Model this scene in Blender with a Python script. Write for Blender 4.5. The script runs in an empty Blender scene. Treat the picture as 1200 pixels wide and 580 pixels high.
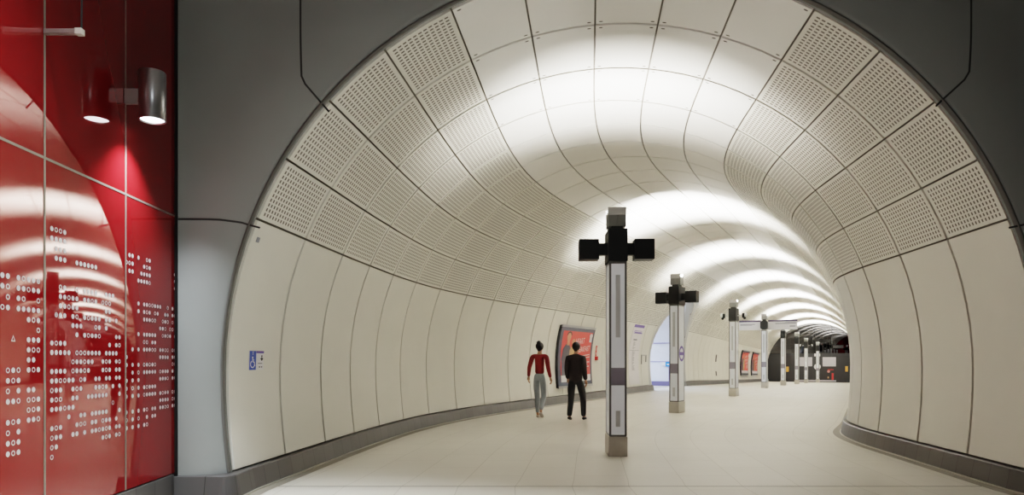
import bpy, bmesh, math, random
import numpy as np
from math import sin, cos, pi, sqrt, hypot, atan2
from mathutils import Vector, Matrix
random.seed(7)
scene = bpy.context.scene
COL = scene.collection

# ------------------------------------------------------------------ the place: a tunnel whose centre line bends to the right
FPX, CH = 809.56, 1.35
X0, Y0, TH0, S1, RC, TH1, W = 1.1821, 6.7179, 0.1101, 2.3569, 10.1376, 0.4765, 4.0018
HC = CH + 3.868 - W
RINGS = [0.05, 1.2194, 2.4401, 3.6101, 4.6515, 5.6103, 6.5795, 7.5866, 8.6308, 9.6688, 10.7192, 11.7741]
S_END = 60.4
while RINGS[-1] < S_END - .6: RINGS.append(RINGS[-1] + 1.17)
RINGS[-1] = S_END
def _path():
    ds = .05; ss = np.arange(0, 100, ds); La = (TH1 - TH0) * RC; e = S1 + La
    k = np.where(ss < S1, 0, np.where(ss < e, (ss - S1) / La, np.clip(1 - (ss - e) / La, 0, 1))) / RC
    TH = TH0 + np.cumsum(k) * ds
    q = np.clip((ss - 2.7391) / 9.7321, 0, 1)
    PH = TH1 * (q * (1 - 2.0265) + 2.0265 * q * q * (3 - 2 * q))
    return ss, X0 + np.cumsum(np.sin(TH)) * ds, Y0 + np.cumsum(np.cos(TH)) * ds, PH
SS, PX, PY, PP = _path()
def drop(y):
    if y < 28: return 0.0
    if y < 36: return .0255 * (y - 28) ** 2 / 16
    return .0255 * (y - 32)
def frame(s):
    return float(np.interp(s, SS, PX)), float(np.interp(s, SS, PY)), float(np.interp(s, SS, PP))
def at(s, u, h):
    x, y, p = frame(s)
    return (x + u * cos(p), y - u * sin(p), h - drop(y))
def half(h):
    d = h - HC
    return W * sqrt(max(0, 1 - (d / (W if d > 0 else 5.45)) ** 2))
def wall_pt(s, h, off=0.0, side=-1):
    return at(s, side * (half(h) - off), h)

# ------------------------------------------------------------------ helpers
def obj(name, verts, faces, mat=None, parent=None, smooth=False, uv=None, mats=None, mi=None):
    me = bpy.data.meshes.new(name)
    me.from_pydata([tuple(v) for v in verts], [], faces)
    if uv is not None:
        l = me.uv_layers.new(name='UVMap')
        flat = [c for f in uv for p in f for c in p]
        l.data.foreach_set('uv', flat)
    for m in (mats or ([mat] if mat else [])): me.materials.append(m)
    if mi: me.polygons.foreach_set('material_index', mi)
    if smooth is not False:
        if smooth is True: me.polygons.foreach_set('use_smooth', [True] * len(me.polygons))
        else: me.polygons.foreach_set('use_smooth', smooth)
    me.update()
    o = bpy.data.objects.new(name, me); COL.objects.link(o)
    if parent: o.parent = parent
    return o
def bmobj(name, bm, mat=None, parent=None, smooth=False):
    me = bpy.data.meshes.new(name); bm.to_mesh(me); bm.free()
    if mat: me.materials.append(mat)
    if smooth: me.polygons.foreach_set('use_smooth', [True] * len(me.polygons))
    o = bpy.data.objects.new(name, me); COL.objects.link(o)
    if parent: o.parent = parent
    return o
def empty(name, loc=(0, 0, 0), rz=0):
    o = bpy.data.objects.new(name, None); COL.objects.link(o)
    o.location = loc; o.rotation_euler = (0, 0, rz); o.empty_display_size = .2
    return o
def tag(o, label=None, cat=None, group=None, kind=None):
    if label: o['label'] = label
    if cat: o['category'] = cat
    if group: o['group'] = group
    if kind: o['kind'] = kind
    return o
def box_bm(x0, x1, y0, y1, z0, z1, bev=0.0, seg=2, bm=None):
    b = bmesh.new()
    bmesh.ops.create_cube(b, size=1)
    for v in b.verts:
        v.co = Vector((x0 + (v.co.x + .5) * (x1 - x0), y0 + (v.co.y + .5) * (y1 - y0), z0 + (v.co.z + .5) * (z1 - z0)))
    if bev: bmesh.ops.bevel(b, geom=list(b.edges), offset=bev, segments=seg, affect='EDGES', profile=.6)
    return join(bm, b)
def join(bm, b):
    if bm is None: return b
    me = bpy.data.meshes.new('tmp'); b.to_mesh(me); b.free(); bm.from_mesh(me); bpy.data.meshes.remove(me)
    return bm
def tube_bm(p0, p1, r0, r1=None, n=24, caps=True, bm=None, bev=0):
    r1 = r0 if r1 is None else r1
    p0, p1 = Vector(p0), Vector(p1); d = p1 - p0
    b = bmesh.new()
    bmesh.ops.create_cone(b, cap_ends=caps, segments=n, radius1=r0, radius2=r1, depth=d.length)
    if bev: bmesh.ops.bevel(b, geom=[e for e in b.edges if len(e.link_faces) == 2 and any(len(f.verts) > 4 for f in e.link_faces)], offset=bev, segments=2, affect='EDGES')
    M = Matrix.Translation((p0 + p1) / 2) @ d.to_track_quat('Z', 'Y').to_matrix().to_4x4()
    b.transform(M)
    return join(bm, b)
def ball_bm(c, r, sc=(1, 1, 1), bm=None, u=16, v=10):
    b = bmesh.new(); bmesh.ops.create_uvsphere(b, u_segments=u, v_segments=v, radius=r)
    b.transform(Matrix.Translation(c) @ Matrix.Diagonal((*sc, 1)))
    return join(bm, b)

# ------------------------------------------------------------------ procedural materials
class NT:
    def __init__(s, name):
        s.m = bpy.data.materials.new(name); s.m.use_nodes = True; s.t = s.m.node_tree
        s.b = s.t.nodes['Principled BSDF']
    def n(s, kind, **k):
        o = s.t.nodes.new(kind)
        for a, v in k.items(): setattr(o, a, v)
        return o
    def put(s, sock, v):
        if v is None: return
        if isinstance(v, bpy.types.NodeSocket): s.t.links.new(v, sock)
        else:
            sock.default_value = (*v, 1) if isinstance(v, tuple) and len(v) == 3 and sock.type == 'RGBA' else v
    def m_(s, op, a, b=None, c=None):
        o = s.n('ShaderNodeMath', operation=op)
        for i, v in enumerate((a, b, c)): s.put(o.inputs[i], v)
        return o.outputs[0]
    def mix(s, f, a, b):
        o = s.n('ShaderNodeMix', data_type='RGBA')
        s.put(o.inputs[0], f); s.put(o.inputs[6], a); s.put(o.inputs[7], b)
        return o.outputs[2]
    def noise(s, scale, detail=3, coord='Object', rough=.55):
        tc = s.n('ShaderNodeTexCoord'); o = s.n('ShaderNodeTexNoise')
        o.inputs['Scale'].default_value = scale; o.inputs['Detail'].default_value = detail; o.inputs['Roughness'].default_value = rough
        s.t.links.new(tc.outputs[coord], o.inputs['Vector'])
        return o.outputs['Fac']
    def uv(s):
        tc = s.n('ShaderNodeTexCoord'); sp = s.n('ShaderNodeSeparateXYZ'); s.t.links.new(tc.outputs['UV'], sp.inputs[0])
        return sp.outputs[0], sp.outputs[1]
    def step(s, x, lo, hi):
        o = s.n('ShaderNodeMapRange'); s.put(o.inputs[0], x); o.inputs[1].default_value = lo; o.inputs[2].default_value = hi
        return o.outputs[0]
def mat(name, c, rough=.5, metal=0.0, var=.06, scale=4.0, spec=.5, emit=None, estr=0, bump=0.0, ior=None, coat=0):
    t = NT(name); b = t.b
    f = t.noise(scale)
    lo = tuple(x * (1 - var) for x in c); hi = tuple(min(1, x * (1 + var)) for x in c)
    t.put(b.inputs['Base Color'], t.mix(f, lo, hi))
    b.inputs['Roughness'].default_value = rough; b.inputs['Metallic'].default_value = metal
    b.inputs['Specular IOR Level'].default_value = spec
    if ior: b.inputs['IOR'].default_value = ior
    if coat: b.inputs['Coat Weight'].default_value = coat; b.inputs['Coat Roughness'].default_value = .03
    if emit: b.inputs['Emission Color'].default_value = (*emit, 1); b.inputs['Emission Strength'].default_value = estr
    if bump:
        bp = t.n('ShaderNodeBump'); bp.inputs['Strength'].default_value = bump; bp.inputs['Distance'].default_value = .01
        t.put(bp.inputs['Height'], t.noise(scale * 12)); t.t.links.new(bp.outputs[0], b.inputs['Normal'])
    return t.m
def lin(r, g, b):
    f = lambda c: ((c / 255 + .055) / 1.055) ** 2.4 if c > 10 else c / 255 / 12.92
    return (f(r), f(g), f(b))

CREAM = (.69, .672, .61)
M_PANEL = mat('cream_lining', CREAM, .42, var=.05, scale=1.3, spec=.35)
def ceiling_mat():
    t = NT('white_ceiling_lining'); u, v = t.uv()
    base = t.mix(t.noise(1.5), (.76, .75, .71), (.81, .80, .76))
    # pairs of small dark fixing slots in the panel corners
    du = t.m_('ABSOLUTE', t.m_('SUBTRACT', t.m_('ABSOLUTE', t.m_('SUBTRACT', u, .5)), .455))
    dv = t.m_('ABSOLUTE', t.m_('SUBTRACT', t.m_('ABSOLUTE', t.m_('SUBTRACT', v, .5)), .42))
    k = t.m_('ADD', t.m_('POWER', t.m_('DIVIDE', du, .011), 2), t.m_('POWER', t.m_('DIVIDE', dv, .033), 2))
    t.put(t.b.inputs['Base Color'], t.mix(t.step(k, .8, 1.2), (.08, .075, .06), base))
    t.b.inputs['Roughness'].default_value = .45; t.b.inputs['Specular IOR Level'].default_value = .3
    return t.m
M_CEIL = ceiling_mat()
M_CEILP = mat('plain_white_ceiling_lining', (.785, .77, .73), .45, var=.035, scale=1.5, spec=.3)
def perf_mat():
    t = NT('perforated_lining'); u, v = t.uv()
    base = t.mix(t.noise(1.5), tuple(c * .95 for c in CREAM), tuple(min(1, c * 1.05) for c in CREAM))
    NU, NV = 17, 11
    uu = t.m_('MULTIPLY', t.m_('DIVIDE', t.m_('SUBTRACT', u, .04), .92), NU)
    vv = t.m_('MULTIPLY', t.m_('DIVIDE', t.m_('SUBTRACT', v, .05), .90), NV)
    fu = t.m_('ABSOLUTE', t.m_('SUBTRACT', t.m_('FRACT', uu), .5))
    fv = t.m_('ABSOLUTE', t.m_('SUBTRACT', t.m_('FRACT', vv), .5))
    k = t.m_('ADD', t.m_('POWER', t.m_('DIVIDE', fu, .215), 4), t.m_('POWER', t.m_('DIVIDE', fv, .345), 4))
    slot = t.m_('SUBTRACT', 1, t.step(k, .7, 1.3))
    ins = None
    for x, n in ((uu, NU), (vv, NV)):
        for q in (t.m_('GREATER_THAN', x, 0), t.m_('LESS_THAN', x, n)):
            ins = q if ins is None else t.m_('MULTIPLY', ins, q)
    slot = t.m_('MULTIPLY', slot, ins)
    t.put(t.b.inputs['Base Color'], t.mix(slot, base, (.135, .12, .10)))
    t.b.inputs['Roughness'].default_value = .5; t.b.inputs['Specular IOR Level'].default_value = .3
    return t.m
M_PERF = perf_mat()
M_BACK = mat('joint_backing_grey', (.20, .185, .16), .8)  # own grey-brown of the backing seen through the panel gaps
def floor_mat(name, lo, hi, mortar, bw=1.2, rh=.6):
    t = NT(name); tc = t.n('ShaderNodeTexCoord'); br = t.n('ShaderNodeTexBrick')
    t.t.links.new(tc.outputs['UV'], br.inputs['Vector'])
    br.inputs['Scale'].default_value = 1; br.inputs['Brick Width'].default_value = bw; br.inputs['Row Height'].default_value = rh
    br.inputs['Mortar Size'].default_value = .004; br.inputs['Mortar Smooth'].default_value = .3; br.inputs['Bias'].default_value = 0
    br.inputs['Color1'].default_value = (*lo, 1); br.inputs['Color2'].default_value = (*hi, 1); br.inputs['Mortar'].default_value = (*mortar, 1)
    sp = t.noise(260, 2); sp2 = t.noise(1.1, 4)
    c = t.mix(t.m_('MULTIPLY', t.step(sp, .35, .7), .16), br.outputs['Color'], (.36, .34, .29))
    c = t.mix(t.m_('MULTIPLY', t.step(sp2, .3, .75), .10), c, (.50, .475, .42))
    t.put(t.b.inputs['Base Color'], c)
    t.put(t.b.inputs['Roughness'], t.m_('ADD', .30, t.m_('MULTIPLY', sp2, .16)))
    t.b.inputs['Specular IOR Level'].default_value = .35
    return t.m
M_FLOOR = floor_mat('terrazzo_floor', (.63, .605, .545), (.66, .635, .57), (.42, .395, .34))
def kerb_mat(name, c, mort):
    t = NT(name); tc = t.n('ShaderNodeTexCoord'); br = t.n('ShaderNodeTexBrick')
    t.t.links.new(tc.outputs['UV'], br.inputs['Vector'])
    br.inputs['Scale'].default_value = 1; br.inputs['Brick Width'].default_value = .33; br.inputs['Row Height'].default_value = 5
    br.inputs['Mortar Size'].default_value = .004; br.offset = 0
    br.inputs['Color1'].default_value = (*[x * .9 for x in c], 1); br.inputs['Color2'].default_value = (*[x * 1.12 for x in c], 1); br.inputs['Mortar'].default_value = (*mort, 1)
    t.put(t.b.inputs['Base Color'], br.outputs['Color']); t.b.inputs['Roughness'].default_value = .38
    return t.m
M_KERB = kerb_mat('dark_kerb_tile', (.082, .078, .076), (.025, .024, .022))
M_STRIP = mat('pale_metal_strip', (.42, .40, .35), .35, .3)
M_GUTTER = mat('floor_edge_band', (.26, .24, .20), .5)
M_GREY = mat('grey_concrete_lining', (.218, .229, .222), .48, var=.07, scale=.9, spec=.4)
M_GROOVE = mat('dark_groove', (.035, .035, .035), .7)
M_RIM = mat('rim_strip', (.11, .108, .10), .5)
M_WHITE = mat('white_enamel', (.72, .72, .72), .35)
M_BLACK = mat('black_powder_coat', (.008, .009, .009), .45)
M_STEEL = mat('brushed_steel', (.42, .42, .40), .34, .85, var=.1, scale=9)
M_DKSTEEL = mat('dark_steel_edge', (.15, .15, .145), .4, .3)
M_ALU = mat('satin_aluminium', (.52, .52, .53), .28, .95, var=.04)
M_TGLASS = mat('pale_backed_glass_glow', (.78, .80, .83), .2, var=.02, emit=(.84, .92, 1.0), estr=.05)  # faint emission added to brighten the panels; they are not lamps
M_TSLOT = mat('slot_plate', (.50, .51, .52), .3)
M_BAND = mat('mauve_grey_band', (.25, .235, .285), .35)
M_BASE = mat('steel_plinth', (.48, .455, .41), .35, .25, var=.1, scale=8)
M_CAP = mat('uplighter_grey', (.20, .20, .185), .4, .35)
M_CAPTOP = mat('uplighter_lip', (.36, .355, .34), .4)
M_PURPLE = mat('purple_enamel', lin(98, 78, 150), .4)
M_DKPURPLE = mat('dark_purple_edge', lin(62, 55, 80), .5)
M_BLUE = mat('blue_enamel', lin(45, 75, 165), .4)
M_SKYBLUE = mat('sky_blue_enamel', lin(40, 130, 215), .4)
M_RED = mat('red_print', lin(188, 52, 50), .4)
M_INK = mat('black_ink', (.012, .012, .014), .5)
M_GREYINK = mat('grey_ink', (.25, .25, .28), .5)
M_SIGNWHITE = mat('sign_white', (.68, .67, .68), .4)
# ------------------------------------------------------------------ tunnel lining
DEG = pi / 180
ANG = [-67.8, -58.4, -48.2, -37.6, -26.6, -15.8, -5.2, 5.2, 15.8, 26.6, 37.6, 48.2, 58.4, 67.8]
H_LOW = .25
A_S, A_H, A_R = 25.42, 1.0, 2.9           # the arched cross passage through the left lining
def prof(a):                               # profile point and outward normal at angle a (radians from the crown)
    return W * sin(a), HC + W * cos(a), sin(a), cos(a)
def prof_low(h, side):
    d = h - HC
    if d > 0:
        a = math.acos(min(1, d / W)) * side
        return prof(a)
    u = half(h); nu, nh = u / W ** 2, d / 5.45 ** 2
    l = hypot(nu, nh)
    return side * u, h, side * nu / l, nh / l
def col_pts(kind, a0, a1, n):
    if kind == 'up': return [prof((a0 + (a1 - a0) * i / n) * DEG) for i in range(n + 1)]
    side = 1 if a0 > 0 else -1
    ht = HC + W * cos(67.8 * DEG) - .012
    return [prof_low(H_LOW + (ht - H_LOW) * i / n, side) for i in range(n + 1)]
def in_arch(s, h, extra=0.0):
    r = A_R + extra
    if abs(s - A_S) > r: return False
    return h < A_H or hypot(s - A_S, h - A_H) < r
class Lining:
    def __init__(s): s.v = []; s.f = []; s.uv = []; s.sm = []
    def panel(s, s0, s1, cp, ns, th=.028, left=False):
        na = len(cp) - 1; base = len(s.v)
        cut = left and s1 > A_S - A_R - .1 and s0 < A_S + A_R + .1
        for i in range(ns + 1):
            ss = s0 + (s1 - s0) * i / ns
            for (u, h, nu, nh) in cp: s.v.append(at(ss, u, h))
        lost = False
        for i in range(ns):
            for j in range(na):
                if cut:
                    sm_, hm = s0 + (s1 - s0) * (i + .5) / ns, (cp[j][1] + cp[j + 1][1]) / 2
                    if in_arch(sm_, hm, .08): lost = True; continue
                a = base + i * (na + 1) + j; b = a + na + 1
                s.f.append((a, a + 1, b + 1, b)); s.sm.append(True)
                U0, U1, V0, V1 = i / ns, (i + 1) / ns, j / na, (j + 1) / na
                s.uv.append([(U0, V0), (U0, V1), (U1, V1), (U1, V0)])
        if lost: return
        ring = [(0, j) for j in range(na)] + [(i, na) for i in range(ns)] + [(ns, j) for j in range(na, 0, -1)] + [(i, 0) for i in range(ns, 0, -1)]
        b0 = len(s.v)
        for (i, j) in ring:
            u, h, nu, nh = cp[j]; ss = s0 + (s1 - s0) * i / ns
            s.v.append(at(ss, u, h)); s.v.append(at(ss, u + nu * th, h + nh * th))
        n = len(ring)
        for k in range(n):
            a = b0 + 2 * k; b = b0 + 2 * ((k + 1) % n)
            s.f.append((a, b, b + 1, a + 1)); s.sm.append(False)
            s.uv.append([(.01, .5)] * 4)
    def build(s, name, m, parent=None): return obj(name, s.v, s.f, m, parent, s.sm, s.uv)
GL = .011
L = {k: Lining() for k in ('ceil', 'pl', 'pr', 'll', 'lr')}
for r in range(len(RINGS) - 1):
    gr = .022 if r < 4 else .013
    s0, s1 = RINGS[r] + gr, RINGS[r + 1] - gr
    near_arch = s1 > A_S - A_R - .2 and s0 < A_S + A_R + .2
    ns = 3 if s0 < 13 else 2
    for k in range(len(ANG) - 1):
        ga = GL / W / DEG
        a0, a1 = ANG[k] + ga, ANG[k + 1] - ga
        if a0 > -27 and a1 < 27: L['ceil'].panel(s0, s1, col_pts('up', a0, a1, 3), ns)
        elif a0 < 0:
            fine = near_arch
            L['pl'].panel(s0, s1, col_pts('up', a0, a1, 10 if fine else 3), 14 if fine else ns, left=True)
        else: L['pr'].panel(s0, s1, col_pts('up', a0, a1, 3), ns)
    L['ll'].panel(s0, s1, col_pts('low', -67.8, 0, 30 if near_arch else 10), 14 if near_arch else ns, left=True)
    L['lr'].panel(s0, s1, col_pts('low', 67.8, 0, 10), ns)
wl = L['ll'].build('wall_left', M_PANEL); tag(wl, kind='structure')
wr = L['lr'].build('wall_right', M_PANEL); tag(wr, kind='structure')
ce = L['ceil'].build('ceiling', M_CEIL); tag(ce, kind='structure')
ce.data.materials.append(M_CEILP)
nf3 = 5 * 3 * (9 + 12)
ce.data.polygons.foreach_set('material_index', [0 if i < nf3 else 1 for i in range(len(ce.data.polygons))])
L['pl'].build('perforated_band', M_PERF, wl); L['pr'].build('perforated_band', M_PERF, wr)
# continuous shell behind the joints
def shell(kind, pts, parent):
    v, f = [], []
    n = int((S_END + .3) / .25); m = len(pts)
    for i in range(n + 1):
        ss = .02 + (S_END - .02) * i / n
        for (u, h, nu, nh) in pts: v.append(at(ss, u + nu * .035, h + nh * .035))
    for i in range(n):
        for j in range(m - 1):
            if kind == 'l':
                ss = .02 + (S_END - .02) * (i + .5) / n; hm = (pts[j][1] + pts[j + 1][1]) / 2
                if in_arch(ss, hm, .12): continue
            a = i * m + j; f.append((a, a + 1, a + m + 1, a + m))
    obj('joint_backing', v, f, M_BACK, parent, True)
shell('l', [prof_low(.0 + .1 * i, -1) for i in range(13)] + [prof((-90 + 4.2 * i) * DEG) for i in range(0, 16)], wl)
shell('r', [prof_low(.0 + .1 * i, 1) for i in range(13)] + [prof((90 - 4.2 * i) * DEG) for i in range(0, 16)], wr)
shell('c', [prof((-27.2 + 4.2 * i) * DEG) for i in range(14)], ce)

# ------------------------------------------------------------------ head wall with its flared mouth
HY = 6.60
def head_wall():
    rim = [prof_low(.0 + .06 * i, -1) for i in range(21)] + [prof((-89 + 2 * i) * DEG) for i in range(90)] + [prof_low(1.2 - .06 * i, 1) for i in range(21)]
    v, f = [], []
    xl, xr, zt = -3.26, 8.6, 6.6
    m = 15
    for (u, h, nu, nh) in rim:
        x0 = X0; E = .37 + .4 * max(0, nh)
        prof_e = [(0, 6.80), (0, 6.722)] + [(E * t, 6.722 - (6.722 - HY) * (1 - (1 - t) ** 2.2)) for t in [i / 12 for i in range(1, 13)]]
        for e, y in prof_e: v.append((x0 + u + nu * e, y, h + nh * e))
        ex, ez = x0 + u + nu * E, h + nh * E
        t = 99
        if nu > 1e-6: t = min(t, (xr - ex) / nu)
        if nu < -1e-6: t = min(t, (xl - ex) / nu)
        if nh > 1e-6: t = min(t, (zt - ez) / nh)
        t = max(t, 0)
        v.append((ex + nu * t, HY, ez + nh * t))
    for i in range(len(rim) - 1):
        for j in range(m - 1):
            a = i * m + j; f.append((a, a + m, a + m + 1, a + 1))
    return obj('wall_front', v, f, M_GREY, None, True)
wf = tag(head_wall(), kind='structure')
def flare_y(x, z):
    # surface of the head wall at (x, z)
    d = z - HC; u = x - X0
    if d > 0: e = hypot(u, d) - W
    else: e = abs(u) - half(z)
    E = .37 + .4 * max(0, d / max(.1, hypot(u, d)))
    if e >= E: return HY
    t = max(0, e) / E
    return 6.722 - (6.722 - HY) * (1 - (1 - t) ** 2.2)
def groove(pts, w=.009):
    out = []
    for (a, b) in zip(pts, pts[1:]):
        n = max(2, int(hypot(b[0] - a[0], b[1] - a[1]) / .04))
        for i in range(n): out.append((a[0] + (b[0] - a[0]) * i / n, a[1] + (b[1] - a[1]) * i / n))
    out.append(pts[-1])
    v, f = [], []
    for i, p in enumerate(out):
        q0, q1 = out[max(0, i - 1)], out[min(len(out) - 1, i + 1)]
        d = (q1[0] - q0[0], q1[1] - q0[1]); l = hypot(*d); nx, nz = -d[1] / l * w, d[0] / l * w
        for sg in (-1, 1):
            x, z = p[0] + sg * nx, p[1] + sg * nz
            v.append((x, flare_y(x, z) - .004, z))
    for i in range(len(out) - 1): f.append((2 * i, 2 * i + 1, 2 * i + 3, 2 * i + 2))
    obj('panel_joint', v, f, M_GROOVE, wf)
groove([(-3.22, 2.68), (-2.80, 2.68), (-2.62, 2.665), (-2.45, 2.62)])
groove([(-2.02, 6.5), (-2.02, 4.06), (-1.99, 3.99), (-1.78, 3.75)])
groove([(4.385, 6.5), (4.385, 4.10), (4.35, 4.03), (4.12, 3.80)])
groove([(4.83, 2.62), (5.05, 2.665), (5.2, 2.68), (8.4, 2.68)])
# pale lip round the mouth
v, f = [], []
rim = [prof_low(.24 + .04 * i, -1) for i in range(24)] + [prof((-89 + 2 * i) * DEG) for i in range(90)] + [prof_low(1.16 - .04 * i, 1) for i in range(24)]
for (u, h, nu, nh) in rim:
    for e, y in ((-.006, 6.76), (-.006, 6.712), (.010, 6.706), (.018, 6.722)): v.append((X0 + u + nu * e, y, h + nh * e))
for i in range(len(rim) - 1):
    for j in range(3): f.append((4 * i + j, 4 * i + 4 + j, 4 * i + 5 + j, 4 * i + 1 + j))
obj('mouth_lip', v, f, M_RIM, wf, True)

# ------------------------------------------------------------------ floors
def uvgrid(rows, uvs):
    v = [p for r in rows for p in r]; n = len(rows[0]); f, uv = [], []
    for i in range(len(rows) - 1):
        for j in range(n - 1):
            idx = (i * n + j, i * n + j + 1, (i + 1) * n + j + 1, (i + 1) * n + j)
            f.append(idx); uv.append([uvs[k // n][k % n] for k in idx])
    return v, f, uv
us = [-4.3 + 8.6 * j / 20 for j in range(21)]
rows, uvs = [], []
YJ = 7.285
rows.append([(X0 + .05 + u, YJ, 0) for u in us]); uvs.append([(.5, u) for u in us])
s = .9
while s < S_END + .3:
    rows.append([at(s, u, 0) for u in us]); uvs.append([(s, u) for u in us]); s += .5
v, f, uv = uvgrid(rows, uvs)
fl = obj('floor', v, f, M_FLOOR, None, True, uv); tag(fl, kind='structure')
v = [(-3.4, -6.2, 0), (8.7, -6.2, 0), (8.7, YJ, 0), (-3.4, YJ, 0)]
fl2 = obj('floor_lobby', v, [(0, 1, 2, 3)], M_FLOOR, None, False, [[(p[1] + .1, p[0] - X0 - .05) for p in v]]); tag(fl2, kind='structure')
jt = obj('trim_1', [(-3.3, YJ - .012, .002), (8.6, YJ - .012, .002), (8.6, YJ + .012, .002), (-3.3, YJ + .012, .002)], [(0, 1, 2, 3)], mat('floor_joint', (.13, .12, .10), .6)); tag(jt, kind='structure')

# ------------------------------------------------------------------ kerbs
def sweep(pts, prof_, side, name, m, parent=None, zs=None):
    # pts: (x, y, z) along the kerb; side +1: inward normal is to the right of travel
    v, f, uv = [], [], []; d = 0; n = len(prof_); dist = []
    for i, p in enumerate(pts):
        a, b = pts[max(0, i - 1)], pts[min(len(pts) - 1, i + 1)]
        t = Vector((b[0] - a[0], b[1] - a[1])).normalized(); nrm = (t.y * side, -t.x * side)
        if i: d += hypot(p[0] - pts[i - 1][0], p[1] - pts[i - 1][1])
        dist.append(d)
        for (o, z) in prof_: v.append((p[0] + nrm[0] * o, p[1] + nrm[1] * o, p[2] + z))
    for i in range(len(pts) - 1):
        for j in range(n - 1):
            a = i * n + j; f.append((a, a + 1, a + n + 1, a + n))
            uv.append([(dist[i], .1), (dist[i], .3), (dist[i + 1], .3), (dist[i + 1], .1)])
    return obj(name, v, f, m, parent, False, uv)
WB = 3.837
KP = [(0, 0), (0, .016), (-.038, .222), (-.05, .23), (-.16, .236)]
def tunnel_line(s0, s1, side):
    n = max(2, int((s1 - s0) / .25)); return [at(s0 + (s1 - s0) * i / n, side * WB, 0) for i in range(n + 1)]
HK = HY - .06
def corner(side):
    xe = at(.25, side * WB, 0); c = []
    for i in range(9):
        a = i / 8 * pi / 2; r = .16
        c.append((xe[0] + side * (r - r * sin(a)), HK + r - r * cos(a), 0))
    return c[::-1]   # from tunnel side to the head wall... reversed below
cl = [(-3.25, HK, 0)] + [p for p in corner(-1)][::-1] + tunnel_line(.28, A_S - A_R - .02, -1)
# keep the corner running from the head wall into the tunnel
xe = at(.25, -WB, 0)
cl = [(-3.25, HK, 0)] + [(xe[0] - .16 + .16 * sin(i / 8 * pi / 2), HK + .16 - .16 * cos(i / 8 * pi / 2), 0) for i in range(9)] + tunnel_line(.3, A_S - A_R - .02, -1)
xr_ = at(.25, WB, 0)
cr = [(8.55, HK, 0)] + [(xr_[0] + .16 - .16 * sin(i / 8 * pi / 2), HK + .16 - .16 * cos(i / 8 * pi / 2), 0) for i in range(9)] + tunnel_line(.3, S_END, 1)
cl2 = tunnel_line(A_S + A_R + .02, S_END, -1)
bl = tag(sweep(cl, KP, 1, 'baseboard_left', M_KERB), kind='structure')
sweep(cl2, KP, 1, 'baseboard_run', M_KERB, bl)
br_ = tag(sweep(cr, KP, -1, 'baseboard_right', M_KERB), kind='structure')
SP = [(.014, .001), (.014, .016), (-.004, .02)]
GP = [(.13, .0025), (.0, .0035)]
for pth, sd, par in ((cl, 1, bl), (cl2, 1, bl), (cr, -1, br_)):
    sweep(pth, SP, sd, 'base_strip', M_STRIP, par); sweep(pth, GP, sd, 'floor_margin', M_GUTTER, par)

# ------------------------------------------------------------------ cross passage on the left
M_PASS = mat('cool_white_lining', (.62, .64, .70), .4)
M_PASSG = mat('grey_flare', (.50, .50, .49), .5)
v, f = [], []
arc = [(A_S + cos(a) * 1.0, sin(a)) for a in [pi * i / 48 for i in range(49)]]
arcp = [(1.0, -1.0 + .1 * i) for i in range(10)] + [(cos(pi * i / 48), sin(pi * i / 48)) for i in range(49)] + [(-1.0, -.1 * i) for i in range(1, 11)]
def arch_pt(r, c, q, off):
    h = A_H + (r * q if q > 0 else q)
    return wall_pt(A_S + r * c, max(0.0, h), off)
prof_c = [(3.30, -.006), (3.22, .02), (3.08, .012), (2.98, -.05), (2.92, -.16), (2.90, -.4)]
for (c, q) in arcp:
    for r, off in prof_c: v.append(arch_pt(r, c, q, off))
n = len(prof_c)
for i in range(len(arcp) - 1):
    for j in range(n - 1):
        a = i * n + j; f.append((a, a + n, a + n + 1, a + 1))
wp = obj('wall_passage', v, f, M_PASSG, None, True); tag(wp, kind='structure')
v, f = [], []
for (c, q) in arcp:
    h = A_H + (A_R * q if q > 0 else q)
    for uu in (3.3, 5.2, 7.2, 9.2, 11.2): v.append(at(A_S + A_R * c, -max(uu, half(h) + .3 if uu < 4 else uu), h))
for i in range(len(arcp) - 1):
    for j in range(4):
        a = i * 5 + j; f.append((a, a + 5, a + 6, a + 1))
obj('passage_lining', v, f, M_PASS, wp, True)
def pslab(name, u0, u1, s0, s1, h0, h1, m, par):
    p = [at(s_, -u_, h_) for h_ in (h0, h1) for (s_, u_) in ((s0, u0), (s1, u0), (s1, u1), (s0, u1))]
    return obj(name, p, [(0, 1, 2, 3), (7, 6, 5, 4), (0, 4, 5, 1), (1, 5, 6, 2), (2, 6, 7, 3), (3, 7, 4, 0)], m, par)
pslab('passage_end', 11.2, 11.3, A_S - 3, A_S + 3, 0, 4.2, M_PASS, wp)
for h in (1.22, 2.15): pslab('joint_line', 4.4, 11.2, A_S + 2.87 - (.0 if h < 2 else .26), A_S + 2.93 - (.0 if h < 2 else .26), h - .012, h + .012, M_PURPLE, wp)
for u_ in (4.7, 6.0, 7.3): pslab('joint_line', u_, u_ + .025, A_S + 2.88, A_S + 2.93, .2, 1.2, M_PURPLE, wp)
pslab('passage_kerb', 4.1, 11.2, A_S + 2.78, A_S + 2.92, 0, .23, mat('violet_kerb', (.13, .12, .24), .5), wp)
pslab('passage_kerb', 4.1, 11.2, A_S - 2.92, A_S - 2.78, 0, .23, M_KERB, wp)
pf = pslab('floor_passage', 3.9, 11.2, A_S - 2.9, A_S + 2.9, -.03, .003, M_FLOOR, None); tag(pf, kind='structure')

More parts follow.
